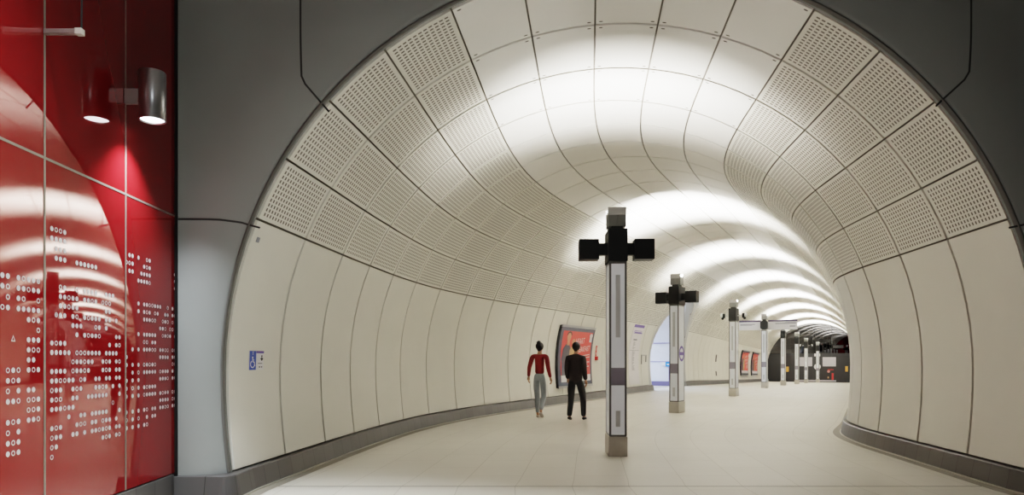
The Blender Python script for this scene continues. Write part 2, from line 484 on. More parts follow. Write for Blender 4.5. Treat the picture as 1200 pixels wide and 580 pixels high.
# ------------------------------------------------------------------ end wall of the tunnel
M_ENDGLOSS = mat('dark_polished_panel', (.11, .11, .115), .012, 1.0, var=.02)
M_ENDMATT = mat('black_panel', (.012, .012, .014), .5)
def end_disc(name, h0, h1, m, off, parent=None):
    hs = [h0 + (h1 - h0) * i / 40 for i in range(41)]
    v, f = [], []
    for h in hs:
        w = half(h) + .03 if h < HC + W - .02 else .15
        v.append(at(S_END - off, -w, h)); v.append(at(S_END - off, w, h))
    for i in range(40): f.append((2 * i, 2 * i + 1, 2 * i + 3, 2 * i + 2))
    return obj(name, v, f, m, parent)
we = end_disc('wall_end', 2.55, HC + W, M_ENDGLOSS, 0); tag(we, kind='structure')
end_disc('dark_panelling', 0, 2.56, M_ENDMATT, .02, we)
def eslab(name, u0, u1, h0, h1, o0, o1, m, par):
    p = [at(S_END - o_, u_, h_) for h_ in (h0, h1) for (u_, o_) in ((u0, o1), (u1, o1), (u1, o0), (u0, o0))]
    return obj(name, p, [(3, 2, 1, 0), (4, 5, 6, 7), (0, 1, 5, 4), (1, 2, 6, 5), (2, 3, 7, 6), (3, 0, 4, 7)], m, par)
for u_ in (-1.9, -.15, 1.35, 2.75): eslab('panel_seam', u_ - .012, u_ + .012, .1, 4.9 if abs(u_) < 1.5 else 3.9, .02, .03, M_GROOVE, we)
# ------------------------------------------------------------------ red glass side wall of the lobby
def redglass():
    t = NT('red_backed_glass')
    t.put(t.b.inputs['Base Color'], t.mix(t.noise(.8), (.15, .0075, .009), (.165, .009, .011)))
    t.b.inputs['Roughness'].default_value = .022; t.b.inputs['IOR'].default_value = 1.85
    t.b.inputs['Specular IOR Level'].default_value = .5
    t.put(t.b.inputs['Specular Tint'], (1.0, .74, .68))
    return t.m
M_REDGLASS = redglass()
M_DOT = mat('white_print', (.43, .41, .41), .4)
M_MULL = mat('bronze_joint_profile', (.21, .195, .165), .4, .5)
def xw(y): return -3.22 + .03 * (6.6 - y)
def ypx(px): return 3.022 / ((600 - px) / FPX - .03)
wred = tag(empty('wall_lobby_left'), kind='structure')
YE = [6.625, 5.706, 4.671, 3.66, 2.65, 1.64, .63, -.38]
ZJ = 2.707
panels = {}
for i in range(len(YE) - 1):
    y1, y0 = YE[i] - (.008 if i else .012), YE[i + 1] + .008
    for k, (z0, z1) in enumerate(((.262, ZJ - .008), (ZJ + .008, 6.5))):
        P = [(xw(y0), y0), (xw(y1), y1)]
        v = [(x + d, y, z) for d in (0, -.014) for (x, y) in P for z in (z0, z1)]
        f = [(0, 2, 3, 1), (4, 5, 7, 6), (0, 1, 5, 4), (2, 6, 7, 3), (0, 4, 6, 2), (1, 3, 7, 5)]
        panels[(i, k)] = obj('glass_panel', v, f, M_REDGLASS, wred)
v = [(xw(7) - .03, 6.7, 0), (xw(-6) - .03, -6.1, 0), (xw(-6) - .03, -6.1, 6.55), (xw(7) - .03, 6.7, 6.55)]
obj('wall_substrate', v, [(0, 1, 2, 3)], M_GROOVE, wred)
for i, y in enumerate(YE[1:]):
    bmobj('joint_profile', box_bm(xw(y) - .013, xw(y) + .004, y - .0085, y + .0085, .262, 6.5), M_MULL, wred)
v = []
for y in (YE[0], YE[-1]):
    for z in (ZJ - .0085, ZJ + .0085):
        for d in (-.01, .003): v.append((xw(y) + d, y, z))
obj('joint_profile', v, [(1, 3, 7, 5), (0, 1, 5, 4), (2, 6, 7, 3), (0, 4, 6, 2)], M_MULL, wred)
bmobj('corner_strip', box_bm(xw(6.6) - .02, xw(6.6) + .028, HY - .014, HY + .05, 0, 6.5), M_BLACK, wred)
v, f, uv = [], [], []
kr = sweep([(xw(-1.4) + .012, -1.4, 0), (xw(6.55) + .012, 6.55, 0)], [(0, 0), (0, .25), (-.06, .256)], 1, 'baseboard_lobby', M_KERB); tag(kr, kind='structure')

DOTS = {
 'A': ((2.4, 44.5, 7), .5149, {
  0: '## #o##+', 1: '#o ##o##', 2: ' o #o  o', 3: 'o# #####', 4: '     #o#', 5: '       o', 6: '  t  ###', 7: '     #oo', 8: '     ##', 9: ' o#o #o#',
  10: ' #o#', 11: ' o #  ##'.replace('  ##', ' ## '), 12: ' ##o oo#', 13: '     oo#', 14: ' #o# ##o', 15: ' o #', 16: ' #o#', 17: ' #o#'}),
 'B': ((60.35, 139.6, 18), .4995, {
  -6: '#oo#', -5: '####', -4: ' ###', -3: ' ###  ######',
  0: '  o#  o ####  ###', 1: '  ##o## ##o# ooo', 2: '  ##o##       ##', 3: ' +## #o #o### ## #', 4: '     ###   o# #', 5: '      # #o##o    ##', 6: '#o##           # #o',
  7: '#####  ooo### ####'.replace('#####  ooo', '##### ooo#'), 8: '     o##o##  #o# #o', 9: '#### o##o#   #o# ##', 10: '##oo## o#  ## ## ##', 11: 'o## #o#   ##o# # #'.replace('o## #', 'o##  #'), 12: '#oo  ##  ######   #',
  13: '###o##          o', 14: '    #  ##  #####   #'.replace('##  #####   #', '## #####   #'), 15: '#o#   #oo ## o## #', 16: 'o##  ## # ##o#o# ##', 17: 'o#           #o# #o', 18: 'o'}),
 'C': ((147.9, 204.6, 18), .470, {
  -6: ' ## #  o#', -5: 'oo#   #o#         #', -4: ' ##  ####         #', -3: '    ####o         #',
  0: '    # ##oo###  o #', 1: '    # #o# o#  ## #o', 2: '      ###oo  o#o o', 3: '            ##o oo', 4: '    # #####  o#o# #o', 5: '      oo ##', 6: '  # # ###oo ##oo oo', 7: '#           #### ##',
  8: '# # # o#o#o      oo', 9: '  # o ##### o### #', 10: '# # #       ###o ##', 11: '# o # #o###', 12: '# # # o#### #o## oo', 13: '            #### o#', 14: '# # # #o ## ##oo ##', 15: 'o # o  # ##', 16: '# # # #o'}),
}
def dots(key, panel):
    (pa, pb, nc), v0, rows = DOTS[key]
    ya, yb = ypx(pa), ypx(pb); v, f = [], []
    R, r, N = .0178, .0108, 14
    def place(y, z, dy, dz): v.append((xw(y + dy) + .0025, y + dy, z + dz))
    lo, hi = .29, ZJ - .03
    for k, row in rows.items():
        for c, ch in enumerate(row):
            if ch == ' ': continue
            y = ya + (yb - ya) * c / nc; z = CH + v0 - .0655 * k
            if abs(z - ZJ) < .03: continue
            pi_ = [(cos(2 * pi * i / N), sin(2 * pi * i / N)) for i in range(N)]
            if ch == 't': pi_ = [(0, 1.5), (-1.1, -.8), (1.1, -.8)]
            b = len(v); n = len(pi_)
            if ch == '#':
                for (a, q) in pi_: place(y, z, a * R, q * R)
                f.append(tuple(range(b, b + n)))
            else:
                for (a, q) in pi_: place(y, z, a * R, q * R)
                for (a, q) in pi_: place(y, z, a * r, q * r)
                for i in range(n):
                    j = (i + 1) % n; f.append((b + i, b + j, b + n + j, b + n + i))
                if ch == '+':
                    for (w_, h_) in ((R, .003), (.003, R)):
                        b = len(v)
                        for (a, q) in ((-w_, -h_), (w_, -h_), (w_, h_), (-w_, h_)): place(y, z, a, q)
                        f.append((b, b + 1, b + 2, b + 3))
    obj('dot_pattern', v, f, M_DOT, panel)
dots('C', panels[(0, 0)]); dots('B', panels[(1, 0)]); dots('A', panels[(2, 0)])

# lamp on the red wall
M_LENS = mat('lamp_lens', (.8, .8, .8), .4, emit=(.86, .92, 1.0), estr=9)
YL = 5.70; XL = -2.967
t = empty('wall_lamp', (xw(YL), YL, 3.51)); tag(t, 'brushed steel cylinder downlight on a bracket, fixed to the red glass wall', 'lamp')
lx, zb, zt = XL - xw(YL), -.20, .20
bm = bmesh.new(); N = 40
prof_t = [(.088, zb + .05), (.088, zb + .012), (.094, zb), (.102, zb), (.104, zb + .004), (.104, zt - .004), (.10, zt), (0, zt)]
ringv = [[bm.verts.new((lx + r * cos(2 * pi * i / N), r * sin(2 * pi * i / N), z)) for i in range(N)] if r > 0 else [bm.verts.new((lx, 0, z))] for r, z in prof_t]
for a, b in zip(ringv, ringv[1:]):
    for i in range(N):
        j = (i + 1) % N
        if len(b) == 1: bm.faces.new((a[i], a[j], b[0]))
        else: bm.faces.new((a[i], a[j], b[j], b[i]))
cyl = bmobj('lamp_body', bm, M_ALU, t, True)
bm = tube_bm((lx, 0, zb + .045), (lx, 0, zb + .012), .0875, n=40); bmobj('lamp_lens', bm, M_LENS, t)
bmobj('bracket', box_bm(.002, lx - .095, -.02, .02, -.062, .062, .004), M_STEEL, t)
sp = bpy.data.lights.new('lamp_beam', 'SPOT'); sp.energy = 340; sp.color = (.86, .93, 1.0); sp.spot_size = 1.75; sp.spot_blend = .9; sp.shadow_soft_size = .05
so = bpy.data.objects.new('lamp_beam', sp); COL.objects.link(so); so.parent = t; so.location = (lx, 0, zb + .005)

# arm with a hanging rod, further along the red wall
YB = 4.671; zB = 3.557
t = empty('wall_bracket', (xw(YB), YB, zB)); tag(t, 'slim metal arm on the red wall with a thin rod rising from its tip', 'bracket')
bmobj('arm', box_bm(.004, .232, -.018, .018, -.016, .016, .003), M_STEEL, t)
bmobj('end_clamp', box_bm(.215, .262, -.022, .022, -.021, .021, .004), M_BASE, t)
bmobj('rod', tube_bm((.252, 0, .0), (.262, 0, 2.95), .006, n=10), M_BLACK, t)

# ------------------------------------------------------------------ lobby shell behind the camera
M_LCEIL = mat('lobby_plaster', (.35, .35, .35), .7)
lc = obj('ceiling_lobby', [(-3.4, -6.2, 6.5), (8.7, -6.2, 6.5), (8.7, 6.8, 6.5), (-3.4, 6.8, 6.5)], [(0, 1, 2, 3)], M_LCEIL); tag(lc, kind='structure')
lb = obj('wall_back', [(-3.4, -6.1, 0), (8.7, -6.1, 0), (8.7, -6.1, 6.55), (-3.4, -6.1, 6.55)], [(0, 1, 2, 3)], M_LCEIL); tag(lb, kind='structure')
lr_ = obj('wall_lobby_right', [(8.6, -6.2, 0), (8.6, 6.8, 0), (8.6, 6.8, 6.55), (8.6, -6.2, 6.55)], [(0, 1, 2, 3)], M_GREY); tag(lr_, kind='structure')
for (lx_, ly_, pw, spr) in ((.2, -.8, 34, 3.1), (-1.7, 3.3, 150, 1.25), (-1.2, -.4, 150, 1.5)):  # unseen fill lamps added to brighten the lobby, without fittings
    la = bpy.data.lights.new('lobby_fill', 'AREA'); la.energy = pw; la.size = .9; la.color = (.93, .97, 1.0); la.spread = spr
    lo_ = bpy.data.objects.new('lobby_fill', la); COL.objects.link(lo_); lo_.location = (lx_, ly_, 6.44)

# ------------------------------------------------------------------ totems along the middle of the tunnel
def fbox(name, x0, x1, y0, y1, z0, z1, m, par, bev=.004): return bmobj(name, box_bm(x0, x1, y0, y1, z0, z1, bev), m, par)
BW, BD = .118, .23
def make_totem(head='plain'):
    t = empty('information_totem')
    fbox('base', -BW - .012, BW + .012, -BD - .012, BD + .012, 0, .275, M_BASE, t, .008)
    bm = box_bm(-BW + .006, BW - .006, -BD + .006, BD - .006, .27, 2.69)
    for sx in (-1, 1):
        for sy in (-1, 1):
            cx, cy = sx * (BW - .010), sy * (BD - .010)
            bm = box_bm(cx - .012, cx + .012, cy - .012, cy + .012, .285, 2.685, .003, 1, bm)
    bm = box_bm(-BW + .002, BW - .002, -BD + .002, BD - .002, 2.66, 2.69, .002, 1, bm)
    bmobj('shaft_frame', bm, M_DKSTEEL, t)
    g = BW - .026; gd = BD - .026
    for sy in (-1, 1):
        for nm, z0, z1, sz in (('lower_panel', .30, .98, (.41, .63)), ('upper_panel', 1.22, 2.655, (1.64, 2.50))):
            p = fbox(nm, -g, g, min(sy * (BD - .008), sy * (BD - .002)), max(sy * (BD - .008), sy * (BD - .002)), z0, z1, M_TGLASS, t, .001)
            fbox('slot_plate', -.031, .031, min(sy * (BD - .003), sy * (BD + .001)), max(sy * (BD - .003), sy * (BD + .001)), sz[0], sz[1], M_TSLOT, p, .001)
        fbox('mauve_band', -g - .004, g + .004, min(sy * (BD - .008), sy * (BD - .001)), max(sy * (BD - .008), sy * (BD - .001)), .985, 1.215, M_BAND, t, .001)
    for sx in (-1, 1):
        x0, x1 = sorted((sx * (BW - .008), sx * (BW - .002)))
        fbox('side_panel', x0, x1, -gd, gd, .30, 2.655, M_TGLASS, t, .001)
    if head == 'sign':
        b = box_bm(-.165, .165, -.20, .20, 2.72, 3.13)
        bmesh.ops.bevel(b, geom=[e for e in b.edges if abs((e.verts[0].co - e.verts[1].co).y) > .1], offset=.07, segments=1, affect='EDGES')
        bmobj('head_box', b, M_BLACK, t)
    elif head == 'round': bmobj('head_box', box_bm(-.135, .135, -.25, .25, 2.69, 3.137, .07, 4), M_BLACK, t)
    else: fbox('head_box', -.131, .131, -.25, .25, 2.69, 3.137, M_BLACK, t, .004)
    fbox('neck', -.078, .078, -.14, .14, 3.13, 3.19, M_BLACK, t)
    bm = box_bm(-.1265, -.004, -.13, .13, 3.185, 3.352, .004); bm = box_bm(.004, .1265, -.13, .13, 3.185, 3.352, .004, 2, bm); bm = box_bm(-.12, .12, -.124, .124, 3.19, 3.352, 0, 2, bm)
    u_ = bmobj('uplighter', bm, M_CAP, t)
    for bx in ((-.129, .129, -.133, -.11, 3.345, 3.455), (-.129, .129, .11, .133, 3.345, 3.455), (-.129, -.118, -.11, .11, 3.345, 3.388), (.118, .129, -.11, .11, 3.345, 3.388)):
        fbox('lip', *bx, M_CAPTOP, u_, .002)
    for bx in ((-.117, .117, -.086, -.078, 3.35, 3.453), (-.117, .117, .078, .086, 3.35, 3.453)): fbox('baffle', *bx, M_BLACK, u_, 0)  # unseen plates added to narrow the beam along the tunnel
    if head == 'speaker':
        for sx in (-1, 1):
            bm = box_bm(*sorted((sx * .128, sx * .26)), -.06, .06, 2.80, 2.965, .003); bmobj('speaker_arm', bm, M_BLACK, t)
            b = fbox('speaker', *sorted((sx * .247, sx * .522)), -.12, .12, 2.735, 3.015, M_BLACK, t, .006)
    if head == 'camera':
        for sx in (-1, 1):
            c = bmobj('camera', tube_bm((sx * .345, -.03, 2.80), (sx * .345, -.03, 2.965), .05, n=20, bev=.012), M_BLACK, t)
            bmobj('camera_arm', tube_bm((sx * .13, 0, 2.88), (sx * .36, 0, 2.88), .012, n=10), M_WHITE, c)
            bm = ball_bm((sx * .405, 0, 2.895), .06, (1, 1.2, 1.5)); bmobj('camera_hood', bm, M_WHITE, c, True)
            bmobj('dome', ball_bm((sx * .385, -.03, 2.79), .048), M_BLACK, c, True)
    la = bpy.data.lights.new('uplight', 'AREA'); la.shape = 'RECTANGLE'; la.size = .22; la.size_y = .11; la.energy = 230; la.color = (1.0, .97, .92)
    lo_ = bpy.data.objects.new('uplight', la); COL.objects.link(lo_); lo_.parent = t; lo_.location = (0, 0, 3.362); lo_.rotation_euler = (pi, 0, 0)
    return t
def copy_tree(o, parent=None):
    c = o.copy(); COL.objects.link(c); c.parent = parent
    for k in list(o.children): copy_tree(k, c)
    return c
protos = {}
TOT = [(1.465, 9.73, .03, 'speaker', 'nearest and tallest grey totem, two black speaker boxes at its head'),
 (4.13, 17.30, .56, 'speaker', 'second grey totem, black speaker arms on top and a purple roundel on its side'),
 (7.96, 24.80, .52, 'camera', 'third totem, plain black head with a small camera on each side, before the direction sign'),
 (11.77, 32.20, .48, 'sign', 'fourth totem, bearing wide white direction sign wings at its head'),
 (15.39, 39.2, .48, 'round', 'fifth totem, rounded black head just under the right sign wing'),
 (19.01, 46.1, .48, 'plain', 'sixth totem, square black head with no side arms, before the dark end wall'),
 (22.61, 53.1, .48, 'camera', 'seventh totem, small with cameras on both sides, last but one'),
 (26.20, 59.2, .48, 'plain', 'farthest and smallest totem, standing closest to the dark end wall')]
tots = []
for x, y, ph, hd, lab in TOT:
    if hd in protos: t = copy_tree(protos[hd])
    else: t = protos[hd] = make_totem(hd)
    for c_ in t.children:
        if c_.type == 'LIGHT':
            c_.data = c_.data.copy(); c_.data.energy = (150 if y < 12 else 640)
            if y < 12: c_.data.size_y = .07; c_.location.y = -.038
    t.location = (x, y, -drop(y)); t.rotation_euler = (0, 0, -ph)
    tag(t, lab, 'totem', 'information totems down the tunnel'); tots.append(t)
# ------------------------------------------------------------------ flat graphics: 2-D shapes mapped on to a surface
class G2:
    def __init__(s): s.v = []; s.f = []
    def poly(s, pts): b = len(s.v); s.v += list(pts); s.f.append(tuple(range(b, b + len(pts)))); return s
    def rect(s, x0, y0, x1, y1, nx=1, ny=1):
        for i in range(nx):
            for j in range(ny):
                a, b = x0 + (x1 - x0) * i / nx, x0 + (x1 - x0) * (i + 1) / nx; c, d = y0 + (y1 - y0) * j / ny, y0 + (y1 - y0) * (j + 1) / ny
                s.poly([(a, c), (b, c), (b, d), (a, d)])
        return s
    def disc(s, cx, cy, rx, ry=None, n=24):
        ry = ry or rx; return s.poly([(cx + rx * cos(2 * pi * i / n), cy + ry * sin(2 * pi * i / n)) for i in range(n)])
    def ring(s, cx, cy, r0, r1, a0=0, a1=2 * pi, n=32, asp=1):
        for i in range(n):
            a, b = a0 + (a1 - a0) * i / n, a0 + (a1 - a0) * (i + 1) / n
            s.poly([(cx + r0 * cos(a), cy + r0 * asp * sin(a)), (cx + r1 * cos(a), cy + r1 * asp * sin(a)), (cx + r1 * cos(b), cy + r1 * asp * sin(b)), (cx + r0 * cos(b), cy + r0 * asp * sin(b))])
        return s
    def stroke(s, pts, w):
        for (a, b) in zip(pts, pts[1:]):
            l = hypot(b[0] - a[0], b[1] - a[1]); nx, ny = -(b[1] - a[1]) / l * w / 2, (b[0] - a[0]) / l * w / 2
            s.poly([(a[0] + nx, a[1] + ny), (a[0] - nx, a[1] - ny), (b[0] - nx, b[1] - ny), (b[0] + nx, b[1] + ny)])
        return s
    def text(s, txt, x, y, w, h, rot=0, shear=0):
        cu = bpy.data.curves.new('lettering', 'FONT'); cu.body = txt; cu.resolution_u = 3; cu.shear = shear
        o = bpy.data.objects.new('lettering', cu); COL.objects.link(o)
        bpy.context.view_layer.update()
        me = bpy.data.meshes.new_from_object(o.evaluated_get(bpy.context.evaluated_depsgraph_get()))
        vs = [(v.co.x, v.co.y) for v in me.vertices]
        if vs:
            x0, x1 = min(a for a, _ in vs), max(a for a, _ in vs); y0, y1 = min(b for _, b in vs), max(b for _, b in vs)
            b = len(s.v); c_, s_ = cos(rot), sin(rot)
            for (a, q) in vs:
                a, q = (a - x0) / (x1 - x0) * w, (q - y0) / (y1 - y0) * h
                s.v.append((x + a * c_ - q * s_, y + a * s_ + q * c_))
            for p in me.polygons: s.f.append(tuple(b + i for i in p.vertices))
        bpy.data.objects.remove(o); bpy.data.curves.remove(cu); bpy.data.meshes.remove(me)
        return s
    def on(s, fn, name, m, par): return obj(name, [fn(*p) for p in s.v], s.f, m, par)
def on_wall(s0, s1, h0, h1, off): return lambda a, b: wall_pt(s0 + (s1 - s0) * a, h0 + (h1 - h0) * b, off)
def wall_box(name, s0, s1, h0, h1, o0, o1, m, par=None, nh=10):
    v, f = [], []
    for i in range(nh + 1):
        h = h0 + (h1 - h0) * i / nh
        for (s_, o_) in ((s0, o0), (s0, o1), (s1, o1), (s1, o0)): v.append(wall_pt(s_, h, o_))
    for i in range(nh):
        a = 4 * i
        for j in range(4): f.append((a + j, a + (j + 1) % 4, a + 4 + (j + 1) % 4, a + 4 + j))
    f += [(0, 3, 2, 1), (4 * nh, 4 * nh + 1, 4 * nh + 2, 4 * nh + 3)]
    return obj(name, v, f, m, par)
M_SKIN = mat('skin_tone_print', (.50, .27, .17), .5); M_TAN = mat('tan_print', (.42, .25, .12), .5); M_CHAR = mat('charcoal_print', (.06, .055, .07), .5); M_HAIRP = mat('brown_print', (.05, .025, .015), .5)
M_FRAME = mat('slate_frame', (.075, .085, .12), .35, .4); M_FRAMED = mat('frame_side', (.02, .02, .024), .4)
M_REDP = mat('poster_red', lin(196, 62, 58), .35)
def poster(s0, s1, h0, h1, label):
    t = empty('advertising_poster', wall_pt((s0 + s1) / 2, h0, .03)); M = t.matrix_world
    root = t.location.copy()
    kids = []
    k = wall_box('frame', s0, s1, h0, h1, .004, .085, M_FRAMED); kids.append(k)
    rail = wall_box('top_rail', s0, s1, h1 - .055, h1 + .012, .06, .098, M_ALU); kids.append(rail)
    rail = wall_box('bottom_rail', s0, s1, h0 - .012, h0 + .055, .06, .098, M_ALU); kids.append(rail)
    fn = lambda off: on_wall(s0, s1, h0, h1, off)
    kids.append(G2().rect(.012, .03, .985, .97, 1, 14).on(fn(.088), 'border', M_FRAME, None))
    ia = (.075, .09, .94, .915); A = lambda off: (lambda a, b: fn(off)(ia[0] + (ia[2] - ia[0]) * a, ia[1] + (ia[3] - ia[1]) * b))
    kids.append(G2().rect(0, 0, 1, 1, 1, 16).on(A(.092), 'print', M_REDP, None))
    pr = kids[-1]
    sub = []
    sub.append(G2().rect(0, 0, 1, .13, 1, 3).on(A(.096), 'white_strip', M_SIGNWHITE, None))
    g = G2().poly([(.02, .13), (.30, .13), (.33, .40), (.31, .62), (.24, .74), (.13, .74), (.05, .66), (.01, .45)]); sub.append(g.on(A(.099), 'printed_coat', M_CHAR, None))
    g = G2().poly([(.22, .13), (.42, .13), (.45, .45), (.42, .66), (.33, .72), (.26, .62)]); sub.append(g.on(A(.103), 'printed_jumper', M_TAN, None))
    g = G2().disc(.19, .88, .062, .085).disc(.36, .78, .055, .07).poly([(.15, .72), (.23, .72), (.23, .82), (.15, .82)]); sub.append(g.on(A(.107), 'printed_face', M_SKIN, None))
    g = G2().ring(.19, .90, .055, .085, .2, pi - .2, 16, 1.1) ; sub.append(g.on(A(.111), 'printed_hair', M_HAIRP, None))
    g = G2().text('HEART', .42, .74, .32, .115, .10, .25).text('BREAKFAST', .47, .575, .48, .11, .10, .25)
    for i in range(2): g.stroke([(.55 + .02 * i, .50 - .05 * i), (.95, .545 - .05 * i)], .016)
    for i in range(4): g.stroke([(.68, .38 - .045 * i), (.68 + (.27, .2, .25, .16)[i], .39 - .045 * i)], .017)
    sub.append(g.on(A(.115), 'lettering', M_SIGNWHITE, None))
    g = G2().disc(.93, .93, .055, .05).poly([(.885, .80), (.975, .80), (.975, .93), (.885, .93)]); sub.append(g.on(A(.115), 'badge', M_SIGNWHITE, None))
    t.rotation_euler = (0, 0, 0)
    for k in kids: k.parent = t; k.matrix_parent_inverse = Matrix.Translation(-t.location)
    for k in sub: k.parent = pr; k.matrix_parent_inverse = Matrix.Translation((0, 0, 0))
    return tag(t, label, 'poster', 'framed posters on the left wall')
poster(12.46, 15.26, .47, 2.34, 'large red poster in a slate frame, behind the man in black')
poster(45.3, 48.6, .53, 2.36, 'small far red poster, the left one of the pair past the third totem')
poster(50.4, 53.6, .53, 2.38, 'small far red poster, the right one of the pair nearest the fourth totem')
for s_ in (46.9, 52.0):
    k = wall_box('caption_plate', s_ - .9, s_ + .9, .36, .44, .012, .03, M_SIGNWHITE); tag(k, 'narrow white plate below the %s far red poster' % ('left' if s_ < 50 else 'right'), 'plate')
def on_thing(t, objs):
    for k in objs: k.parent = t; k.matrix_parent_inverse = Matrix.Translation(-t.location)
# lift sign
s0, s1, h0, h1 = .47, .79, 1.228, 1.43
t = empty('lift_sign', wall_pt(.63, h0, 0)); tag(t, 'blue and white step-free access sign with wheelchair symbol, on the left cream panel', 'sign')
fn = on_wall(s0, s1, h0, h1, .011)
a = wall_box('sign_plate', s0, s1, h0, h1, .003, .008, M_SIGNWHITE, None, 2)
b = G2().rect(0, 0, .46, 1).on(on_wall(s0, s1, h0, h1, .0095), 'blue_field', M_BLUE, None)
g = G2(); cx = .23
g.disc(cx - .01, .66, .045, .045).stroke([(cx - .01, .62), (cx, .42), (cx + .11, .42), (cx + .15, .2)], .045).stroke([(cx, .52), (cx + .1, .52)], .035).ring(cx - .01, .30, .115, .155, 2.0, 2 * pi + .4, 24, 1.25)
g.poly([(cx - .03, .92), (cx + .03, .92), (cx, .98)]).poly([(cx - .03, .84), (cx + .03, .84), (cx, .78)]).stroke([(cx, .84), (cx, .92)], .02)
c = g.on(fn, 'wheelchair_symbol', M_SIGNWHITE, None)
d = G2().rect(.46, .88, 1, 1).on(fn, 'purple_strip', M_PURPLE, None)
e = G2().stroke([(.86, .78), (.86, .48)], .06).poly([(.74, .62), (.98, .62), (.86, .46)]).poly([(.79, .72), (.93, .72), (.86, .80)]).stroke([(.58, .34), (.9, .34)], .03).stroke([(.66, .15), (.76, .15)], .06).stroke([(.82, .15), (.9, .15)], .06).on(fn, 'arrow', M_INK, None)
on_thing(t, [a, b, c, d, e])
# panel number plate near the rim
k = wall_box('number_plate', .17, .23, 2.52, 2.57, 0, .006, M_GREYINK, None, 2); tag(k, 'tiny grey tag at the top left corner of the first cream panel', 'tag')
# line map strip
s0, s1, h0, h1 = 19.45, 20.75, .33, 2.66
t = empty('line_map', wall_pt(20.1, h0, 0)); tag(t, 'tall white line map strip with purple header on the left wall', 'map')
M_MAP = mat('map_white', (.70, .67, .68), .4)
ks = [wall_box('map_panel', s0, s1, h0, h1, .006, .014, M_MAP, None, 14), G2().rect(0, .955, 1, 1).on(on_wall(s0, s1, h0, h1, .016), 'purple_header', M_PURPLE, None)]
g = G2()
for i in range(3): g.stroke([(.12, .90 - .02 * i), (.9, .90 - .02 * i)], .007)
g.stroke([(.2, .865), (.95, .865)], .02)
ks.append(g.on(on_wall(s0, s1, h0, h1, .016), 'header_lettering', M_PURPLE, None))
g = G2().rect(.25, .74, .6, .765)
random.seed(3)
for i in range(34):
    y = .72 - .0145 * i
    if i in (9, 10): continue
    g.stroke([(.3, y), (.3 + random.uniform(.08, .3), y)], .006)
g.stroke([(.05, .575), (.95, .575)], .006)
ks.append(g.on(on_wall(s0, s1, h0, h1, .016), 'stop_lettering', M_GREYINK, None))
on_thing(t, ks)
# red fire point
t = empty('fire_point', wall_pt(15.9, 1.29, 0)); tag(t, 'narrow red fire point on the left wall, between poster and nearest totem', 'fire point')
a = wall_box('red_box', 15.79, 15.93, 1.29, 1.42, .006, .07, M_RED, None, 2); b = wall_box('red_notice', 15.80, 15.92, 1.44, 1.78, .006, .014, M_RED, None, 3)
c = G2().stroke([(.5, .1), (.5, .35)], .25).stroke([(.5, .5), (.5, .85)], .25).on(on_wall(15.80, 15.92, 1.44, 1.78, .016), 'notice_lettering', M_SIGNWHITE, None)
on_thing(t, [a, b, c])
# dark bracket on the wall beside the opening
t = empty('wall_hoop', wall_pt(21.4, 1.1, 0)); tag(t, 'small dark hoop bracket on the wall, right of the line map', 'bracket')
on_thing(t, [wall_box('post', 21.1, 21.17, 1.12, 1.5, .006, .04, M_STEEL, None, 3), wall_box('post', 21.72, 21.79, 1.2, 1.5, .006, .04, M_STEEL, None, 3), wall_box('crossbar', 21.1, 21.8, 1.455, 1.5, .01, .045, M_STEEL, None, 2)])
# two pulls far down the wall
for h0, h1, w in ((1.35, 1.78, 'upper'), (.5, .78, 'lower')):
    k = wall_box('hatch_pull', 36.4, 36.56, h0, h1, .012, .05, M_DKSTEEL, None, 3); tag(k, '%s of two thin dark pulls on the wall before the third totem' % w, 'handle')
# sign inside the passage
S_ = A_S + 2.84
def pas(u, h, d): return at(S_ - d, -u, h)
def pas_box(name, u0, u1, h0, h1, d0, d1, m):
    p = [pas(u, h, d) for h in (h0, h1) for (u, d) in ((u1, d0), (u0, d0), (u0, d1), (u1, d1))]
    return obj(name, p, [(3, 2, 1, 0), (4, 5, 6, 7), (0, 1, 5, 4), (1, 2, 6, 5), (2, 3, 7, 6), (3, 0, 4, 7)], m)
t = empty('passage_sign', pas(4.9, 1.0, 0)); tag(t, 'small sky blue sign with white plate inside the bluish side passage', 'sign')
on_thing(t, [pas_box('blue_plate', 4.62, 4.86, .98, 1.2, .0, .03, M_SKYBLUE), pas_box('white_plate', 4.88, 5.06, 1.02, 1.2, .0, .03, M_SIGNWHITE), pas_box('pictogram', 4.69, 4.79, 1.05, 1.12, .03, .036, M_SIGNWHITE)])

# sign wings on the fourth totem
t4 = tots[3]
def wing(x0, x1, txt):
    p = fbox('sign_wing', x0, x1, -.05, .05, 2.71, 3.10, M_SIGNWHITE, t4, .004)
    fbox('purple_edge', x0 - .002, x1 + .002, -.055, .055, 3.085, 3.16, M_DKPURPLE, p, .002)
    g = G2()
    for (a, b, z, w) in txt: g.stroke([(a, z), (b, z)], w)
    g.on(lambda a, z: (a, -.053, z), 'sign_lettering', M_GREYINK, p)
wing(-1.13, -.16, [(-1.08, -.42, 2.97, .035), (-1.08, -.55, 2.93, .02)])
wing(.16, 1.42, [(.9, 1.36, 3.05, .025), (.48, 1.38, 2.99, .04), (1.1, 1.34, 2.86, .05)])
# roundel on the side of the second totem
t2 = tots[1]
rx = BW + .0035
pl = G2().ring(0, 1.47, .135, .195, 0, 2 * pi, 40).on(lambda a, z: (rx, a, z), 'roundel', M_PURPLE, t2)
G2().rect(-.20, 1.43, .20, 1.51).on(lambda a, z: (rx + .002, a, z), 'roundel_bar', M_PURPLE, pl)

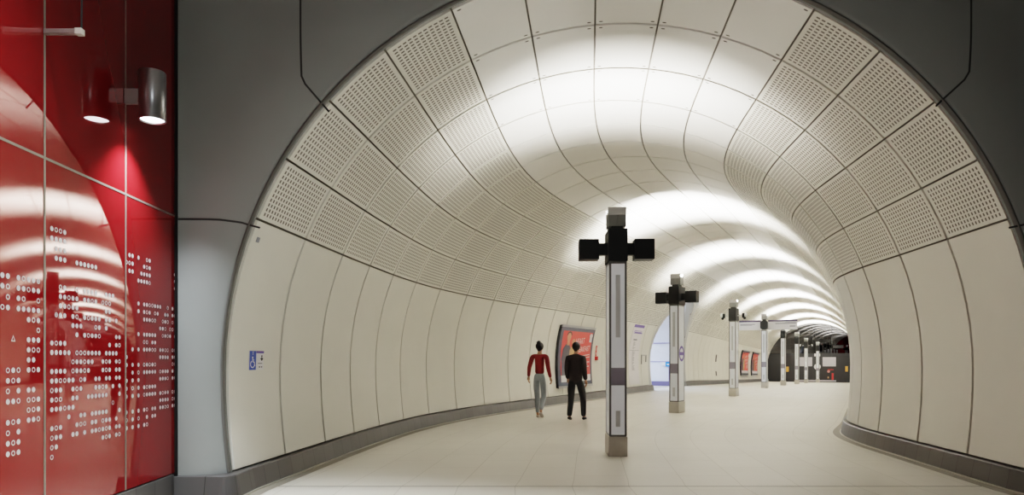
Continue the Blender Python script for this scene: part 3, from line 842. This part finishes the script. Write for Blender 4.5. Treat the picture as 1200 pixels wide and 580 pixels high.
# things on the dark end wall
M_PALEP = mat('pale_grey_board', (.42, .40, .43), .4); M_ORANGE = mat('orange_plate', (.60, .33, .08), .4)
def place_e(name, u0, u1, h0, h1, m, label, cat, o=.05):
    k = eslab(name, u0, u1, h0, h1, .034, o, m, None); return tag(k, label, cat)
place_e('notice_board', -1.25, -.22, 1.40, 2.2, M_PALEP, 'pale grey board left on the dark end wall', 'board')
place_e('notice_board', .62, 1.68, 1.40, 2.2, M_PALEP, 'pale grey board right on the dark end wall, above the red box', 'board')
place_e('exit_plate', -2.38, -2.16, .9, 1.35, M_ORANGE, 'small orange plate left of the sixth totem on the dark wall', 'plate')
place_e('exit_plate', 2.42, 2.62, .95, 1.42, M_ORANGE, 'small orange plate by the right edge of the dark wall', 'plate')
place_e('station_sign', -.05, .42, 2.28, 2.52, M_SIGNWHITE, 'small white and blue sign above the round white sign, on the dark wall', 'sign')
k = place_e('ledge', -1.3, 1.7, .06, .19, M_PALEP, 'long pale ledge along the foot of the dark end wall', 'ledge', .2)
t = empty('round_sign', at(S_END - .05, .2, 1.35)); tag(t, 'round white sign hanging before the dark end wall', 'sign')
d = G2().disc(.2, 1.36, .27, .27, 28).on(lambda a, z: at(S_END - .09, a, z), 'disc', M_SIGNWHITE, None)
d2 = G2().rect(.17, 1.22, .23, 1.5).on(lambda a, z: at(S_END - .10, a, z), 'grey_mark', M_GREYINK, None); on_thing(t, [d, d2])
t = empty('fire_hose_point', at(S_END - .05, 1.3, .5)); tag(t, 'red fire equipment with round pale dial on the dark end wall', 'fire point')
d3 = G2().disc(1.1, .95, .11, .11).on(lambda a, z: at(S_END - .06, a, z), 'dial', mat('pale_red', (.5, .22, .2), .4), None)
e1 = eslab('red_cabinet', 1.36, 1.5, .22, .8, .034, .2, M_RED, None); e2 = eslab('red_pipe', 1.02, 1.5, 1.08, 1.13, .034, .08, M_RED, None); e3 = eslab('tag_plate', 1.02, 1.12, .35, .5, .034, .05, M_TAN, None)
on_thing(t, [d3, e1, e2, e3])
# ------------------------------------------------------------------ people
def skin(nodes, edges, sub=2, root=0):
    """nodes: {name: (co, rx[, ry])}; grows one smooth surface over the joints"""
    names = list(nodes); ix = {n: i for i, n in enumerate(names)}
    me = bpy.data.meshes.new('joints'); me.from_pydata([nodes[n][0] for n in names], [(ix[a], ix[b]) for a, b in edges], [])
    o = bpy.data.objects.new('joints', me); COL.objects.link(o)
    m = o.modifiers.new('Skin', 'SKIN'); m.use_smooth_shade = True; m.branch_smoothing = .6
    for i, n in enumerate(names):
        d = me.skin_vertices[0].data[i]; r = nodes[n][1:]
        d.radius = (r[0], r[1] if len(r) > 1 else r[0]); d.use_root = (i == root)
    s = o.modifiers.new('Sub', 'SUBSURF'); s.levels = sub; s.render_levels = sub
    bpy.context.view_layer.update()
    ev = o.evaluated_get(bpy.context.evaluated_depsgraph_get())
    out = bpy.data.meshes.new_from_object(ev)
    b = bmesh.new(); b.from_mesh(out)
    bpy.data.objects.remove(o); bpy.data.meshes.remove(me); bpy.data.meshes.remove(out)
    return b
def chain(*n): return list(zip(n, n[1:]))
def V(*a): return Vector(a)
def hand_bm(wrist, direction, palm_normal, sgn, bm):
    d = Vector(direction).normalized(); n = Vector(palm_normal).normalized(); s = d.cross(n).normalized() * sgn
    W_ = Vector(wrist)
    bm = join(bm, skin({'w': (W_ - d * .02, .026, .020), 'p': (W_ + d * .035, .036, .016), 'k': (W_ + d * .075, .038, .014)}, chain('w', 'p', 'k'), 2))
    for i, (ln, off) in enumerate(((.068, .027), (.076, .009), (.070, -.009), (.055, -.026))):
        r = W_ + d * .07 + s * off
        q = {'a': (r, .0095), 'b': (r + d * ln * .5 + n * .010, .009), 'c': (r + d * ln * .80 + n * .026, .008), 'd': (r + d * ln * .95 + n * .040, .007)}
        bm = join(bm, skin(q, chain('a', 'b', 'c', 'd'), 1))
    r = W_ + d * .022 + s * .026
    q = {'a': (r, .012), 'b': (r + d * .03 + s * .020 + n * .008, .011), 'c': (r + d * .058 + s * .022 + n * .018, .009)}
    return join(bm, skin(q, chain('a', 'b', 'c'), 1))
M_SK = mat('skin', (.42, .24, .16), .5, var=.08)
M_HAIR = mat('dark_hair', (.012, .009, .008), .55, var=.2, scale=40)
M_TOP = mat('red_knit', (.20, .014, .016), .8, var=.15, scale=30, bump=.2)
M_JEANS = mat('pale_denim', (.30, .33, .35), .8, var=.12, scale=25, bump=.15)
M_JACKET = mat('black_jacket', (.020, .013, .014), .7, var=.2, scale=12)
M_TROUS = mat('black_trousers', (.012, .012, .014), .75, var=.2, scale=12)
M_SHOE = mat('dark_shoe', (.02, .018, .018), .5); M_SHOEL = mat('pale_shoe', (.42, .36, .32), .5); M_EYE = mat('eye', (.02, .015, .012), .2)
def person(loc, rz, P, label):
    t = empty('person', loc, rz)
    H = P['head']                              # head centre
    J = {'pelvis': (P['pelvis'], .085, .070), 'waist': (P['waist'], .078, .062), 'chest': (P['chest'], .100, .070), 'collar': (P['collar'] - V(0, 0, .02), .055, .045), 'neck': (P['neck'], .048),
         'jaw': (H + V(0, .012, -.065), .058, .066), 'mid': (H + V(0, 0, .0), .076, .088), 'crown': (H + V(0, -.006, .068), .058, .066),
         'nose': (H + V(0, .100, -.012), .013), 'earR': (H + V(.080, -.006, -.006), .016, .022), 'earL': (H + V(-.080, -.006, -.006), .016, .022)}
    E_ = chain('pelvis', 'waist', 'chest', 'collar', 'neck', 'jaw', 'mid', 'crown') + [('mid', 'nose'), ('mid', 'earR'), ('mid', 'earL')]
    for sd in 'LR':
        A, Lg = P['arm' + sd], P['leg' + sd]
        for n, co, r in (('sh', A[0] - V(0, 0, .015), .040), ('el', A[1], .034), ('wr', A[2], .027)): J[n + sd] = (co, r)
        for n, co, r in (('hip', Lg[0], .066), ('kn', Lg[1], .046), ('an', Lg[2], .032), ('heel', Lg[3], .034), ('toe', Lg[4], .030)): J[n + sd] = (co, r)
        E_ += chain('collar', 'sh' + sd, 'el' + sd, 'wr' + sd) + chain('pelvis', 'hip' + sd, 'kn' + sd, 'an' + sd) + chain('an' + sd, 'toe' + sd)
        del J['heel' + sd]
    bm = skin(J, E_, 2)
    for sd, sg in (('L', -1), ('R', 1)):
        A = P['arm' + sd]; bm = hand_bm(A[2], Vector(A[2]) - Vector(A[1]), (-sg, .15, 0), -sg if False else sg, bm)
    body = bmobj('body', bm, M_SK, t, True)
    for sg in (-1, 1): bmobj('eye', ball_bm(H + V(.031 * sg, .082, .012), .011, (1.2, .7, .8)), M_EYE, t, True)
    bmobj('mouth', box_bm(H.x - .022, H.x + .022, H.y + .078, H.y + .086, H.z - .052, H.z - .044, .003), mat('lips', (.30, .12, .10), .5), t)
    # hair
    hb = ball_bm(H + V(0, -.018, .030), .1, (.90, 1.02, .98), None, 24, 16)
    bmesh.ops.bisect_plane(hb, geom=list(hb.verts) + list(hb.edges) + list(hb.faces), plane_co=H + V(0, .035, -.0), plane_no=(0, .72, -.69), clear_outer=True)
    if P['bun']: hb = ball_bm(H + V(0, -.075, .105), .052, (1, 1, .95), hb)
    hb = join(hb, skin({'a': (H + V(0, -.055, .01), .065, .05), 'b': (H + V(0, -.06, -.05), .055, .035), 'c': (H + V(0, -.05, -.085), .035, .02)}, chain('a', 'b', 'c'), 2))
    bmobj('hair', hb, M_HAIR, t, True)
    # clothing follows the body
    k = P['fit']
    T = {'hem': (P['pelvis'] + V(0, 0, P['hem']), *P['hr']), 'waist': (P['waist'], .108 * k, .086 * k), 'chest': (P['chest'], .140 * k, .098 * k), 'collar': (P['collar'] + V(0, 0, -.01), .095 * k, .068 * k), 'nk': (P['neck'] + V(0, -.004, P['nk']), .058, .056)}
    TE = chain('hem', 'waist', 'chest', 'collar', 'nk')
    for sd in 'LR':
        A = P['arm' + sd]
        for n, co, r in (('sh', A[0], .066), ('el', A[1], .050), ('wr', Vector(A[2]) + (Vector(A[1]) - Vector(A[2])) * .08, .036)): T[n + sd] = (co, r * k)
        TE += chain('collar', 'sh' + sd, 'el' + sd, 'wr' + sd)
    bmobj('top', skin(T, TE, 2), P['topm'], t, True)
    T = {'pelvis': (P['pelvis'] + V(0, 0, .01), .122 * P['tf'], .102 * P['tf']), 'band': (P['pelvis'] + V(0, 0, .12), .108, .088)}; TE = [('pelvis', 'band')]
    for sd in 'LR':
        Lg = P['leg' + sd]
        for n, co, r in (('hip', Lg[0], .092), ('kn', Lg[1], .064), ('an', Vector(Lg[2]) + V(0, 0, P['cuff']), .050)): T[n + sd] = (co, r * P['tf'])
        TE += chain('pelvis', 'hip' + sd, 'kn' + sd, 'an' + sd)
    bmobj('trousers', skin(T, TE, 2), P['trm'], t, True)
    for sd in 'LR':
        Lg = P['leg' + sd]; an, he, to = Vector(Lg[2]), Vector(Lg[3]), Vector(Lg[4])
        bmobj('shoe', skin({'h': (he, .040, .036), 'm': (he.lerp(to, .5) + V(0, 0, .012), .044, .036), 't': (to, .038, .026)}, chain('h', 'm', 't'), 2), P['shm'], t, True)
    return tag(t, label, 'person')
# walking away down the tunnel; local +y is straight ahead
woman = dict(pelvis=V(0, 0, .93), waist=V(0, .01, 1.10), chest=V(0, .015, 1.28), collar=V(0, 0, 1.42), neck=V(0, .01, 1.49), head=V(.0, .025, 1.595), bun=True,
    armR=(V(.165, 0, 1.40), V(.215, -.03, 1.13), V(.245, .05, .90)), armL=(V(-.165, 0, 1.40), V(-.225, -.05, 1.15), V(-.27, .03, .92)),
    legR=(V(.085, 0, .90), V(.085, .05, .50), V(.095, -.20, .17), V(.098, -.245, .145), V(.10, -.09, .035)), legL=(V(-.085, 0, .90), V(-.075, .06, .49), V(-.06, .05, .085), V(-.06, .02, .042), V(-.06, .20, .032)),
    fit=1.0, hr=(.125, .10), hem=.05, nk=-.03, tf=.98, topm=M_TOP, trm=M_JEANS, shm=M_SHOEL, cuff=.03)
person((.62, 15.55, 0), -.36, woman, 'person with a hair bun, red top and pale jeans, walking away')
man = dict(pelvis=V(0, 0, .90), waist=V(0, .0, 1.07), chest=V(0, .02, 1.25), collar=V(0, .02, 1.405), neck=V(0, .035, 1.48), head=V(.0, .06, 1.585), bun=False,
    armR=(V(.17, .01, 1.37), V(.195, -.03, 1.10), V(.215, .05, .86)), armL=(V(-.17, .01, 1.37), V(-.195, .0, 1.10), V(-.20, .11, .88)),
    legR=(V(.095, 0, .87), V(.13, .14, .50), V(.15, .10, .095), V(.15, .07, .048), V(.155, .26, .036)), legL=(V(-.095, 0, .87), V(-.105, .02, .48), V(-.10, -.16, .11), V(-.10, -.195, .075), V(-.10, -.03, .034)),
    fit=1.32, hr=(.205, .15), hem=-.13, nk=-.02, tf=1.15, topm=M_JACKET, trm=M_TROUS, shm=M_SHOE, cuff=-.015)
person((1.38, 14.98, 0), -.36, man, 'person in black jacket and trousers walking away before the large poster')

# ------------------------------------------------------------------ light in the side passage, world, camera
la = bpy.data.lights.new('passage_light', 'AREA'); la.energy = 300; la.size = 1.6; la.color = (.70, .80, 1.0)
lo_ = bpy.data.objects.new('passage_light', la); COL.objects.link(lo_); lo_.location = at(A_S - .3, -7.0, 3.7)
la = bpy.data.lights.new('end_light', 'AREA'); la.energy = 60; la.size = .8
w = bpy.data.worlds.new('World'); scene.world = w; w.use_nodes = True
w.node_tree.nodes['Background'].inputs[0].default_value = (.05, .052, .055, 1); w.node_tree.nodes['Background'].inputs[1].default_value = .2
cam = bpy.data.cameras.new('camera'); cam.sensor_width = 36; cam.lens = FPX / 1200 * 36
cam.shift_y = 130 / 1200; cam.clip_start = .05; cam.clip_end = 300
co = bpy.data.objects.new('camera', cam); COL.objects.link(co); co.location = (0, 0, CH); co.rotation_euler = (pi / 2, 0, 0)
scene.camera = co
scene.view_settings.view_transform = 'Filmic'; scene.view_settings.look = 'High Contrast'
scene.view_settings.exposure = 0.54
scene.cycles.max_bounces = 10; scene.cycles.diffuse_bounces = 6; scene.cycles.sample_clamp_indirect = 4
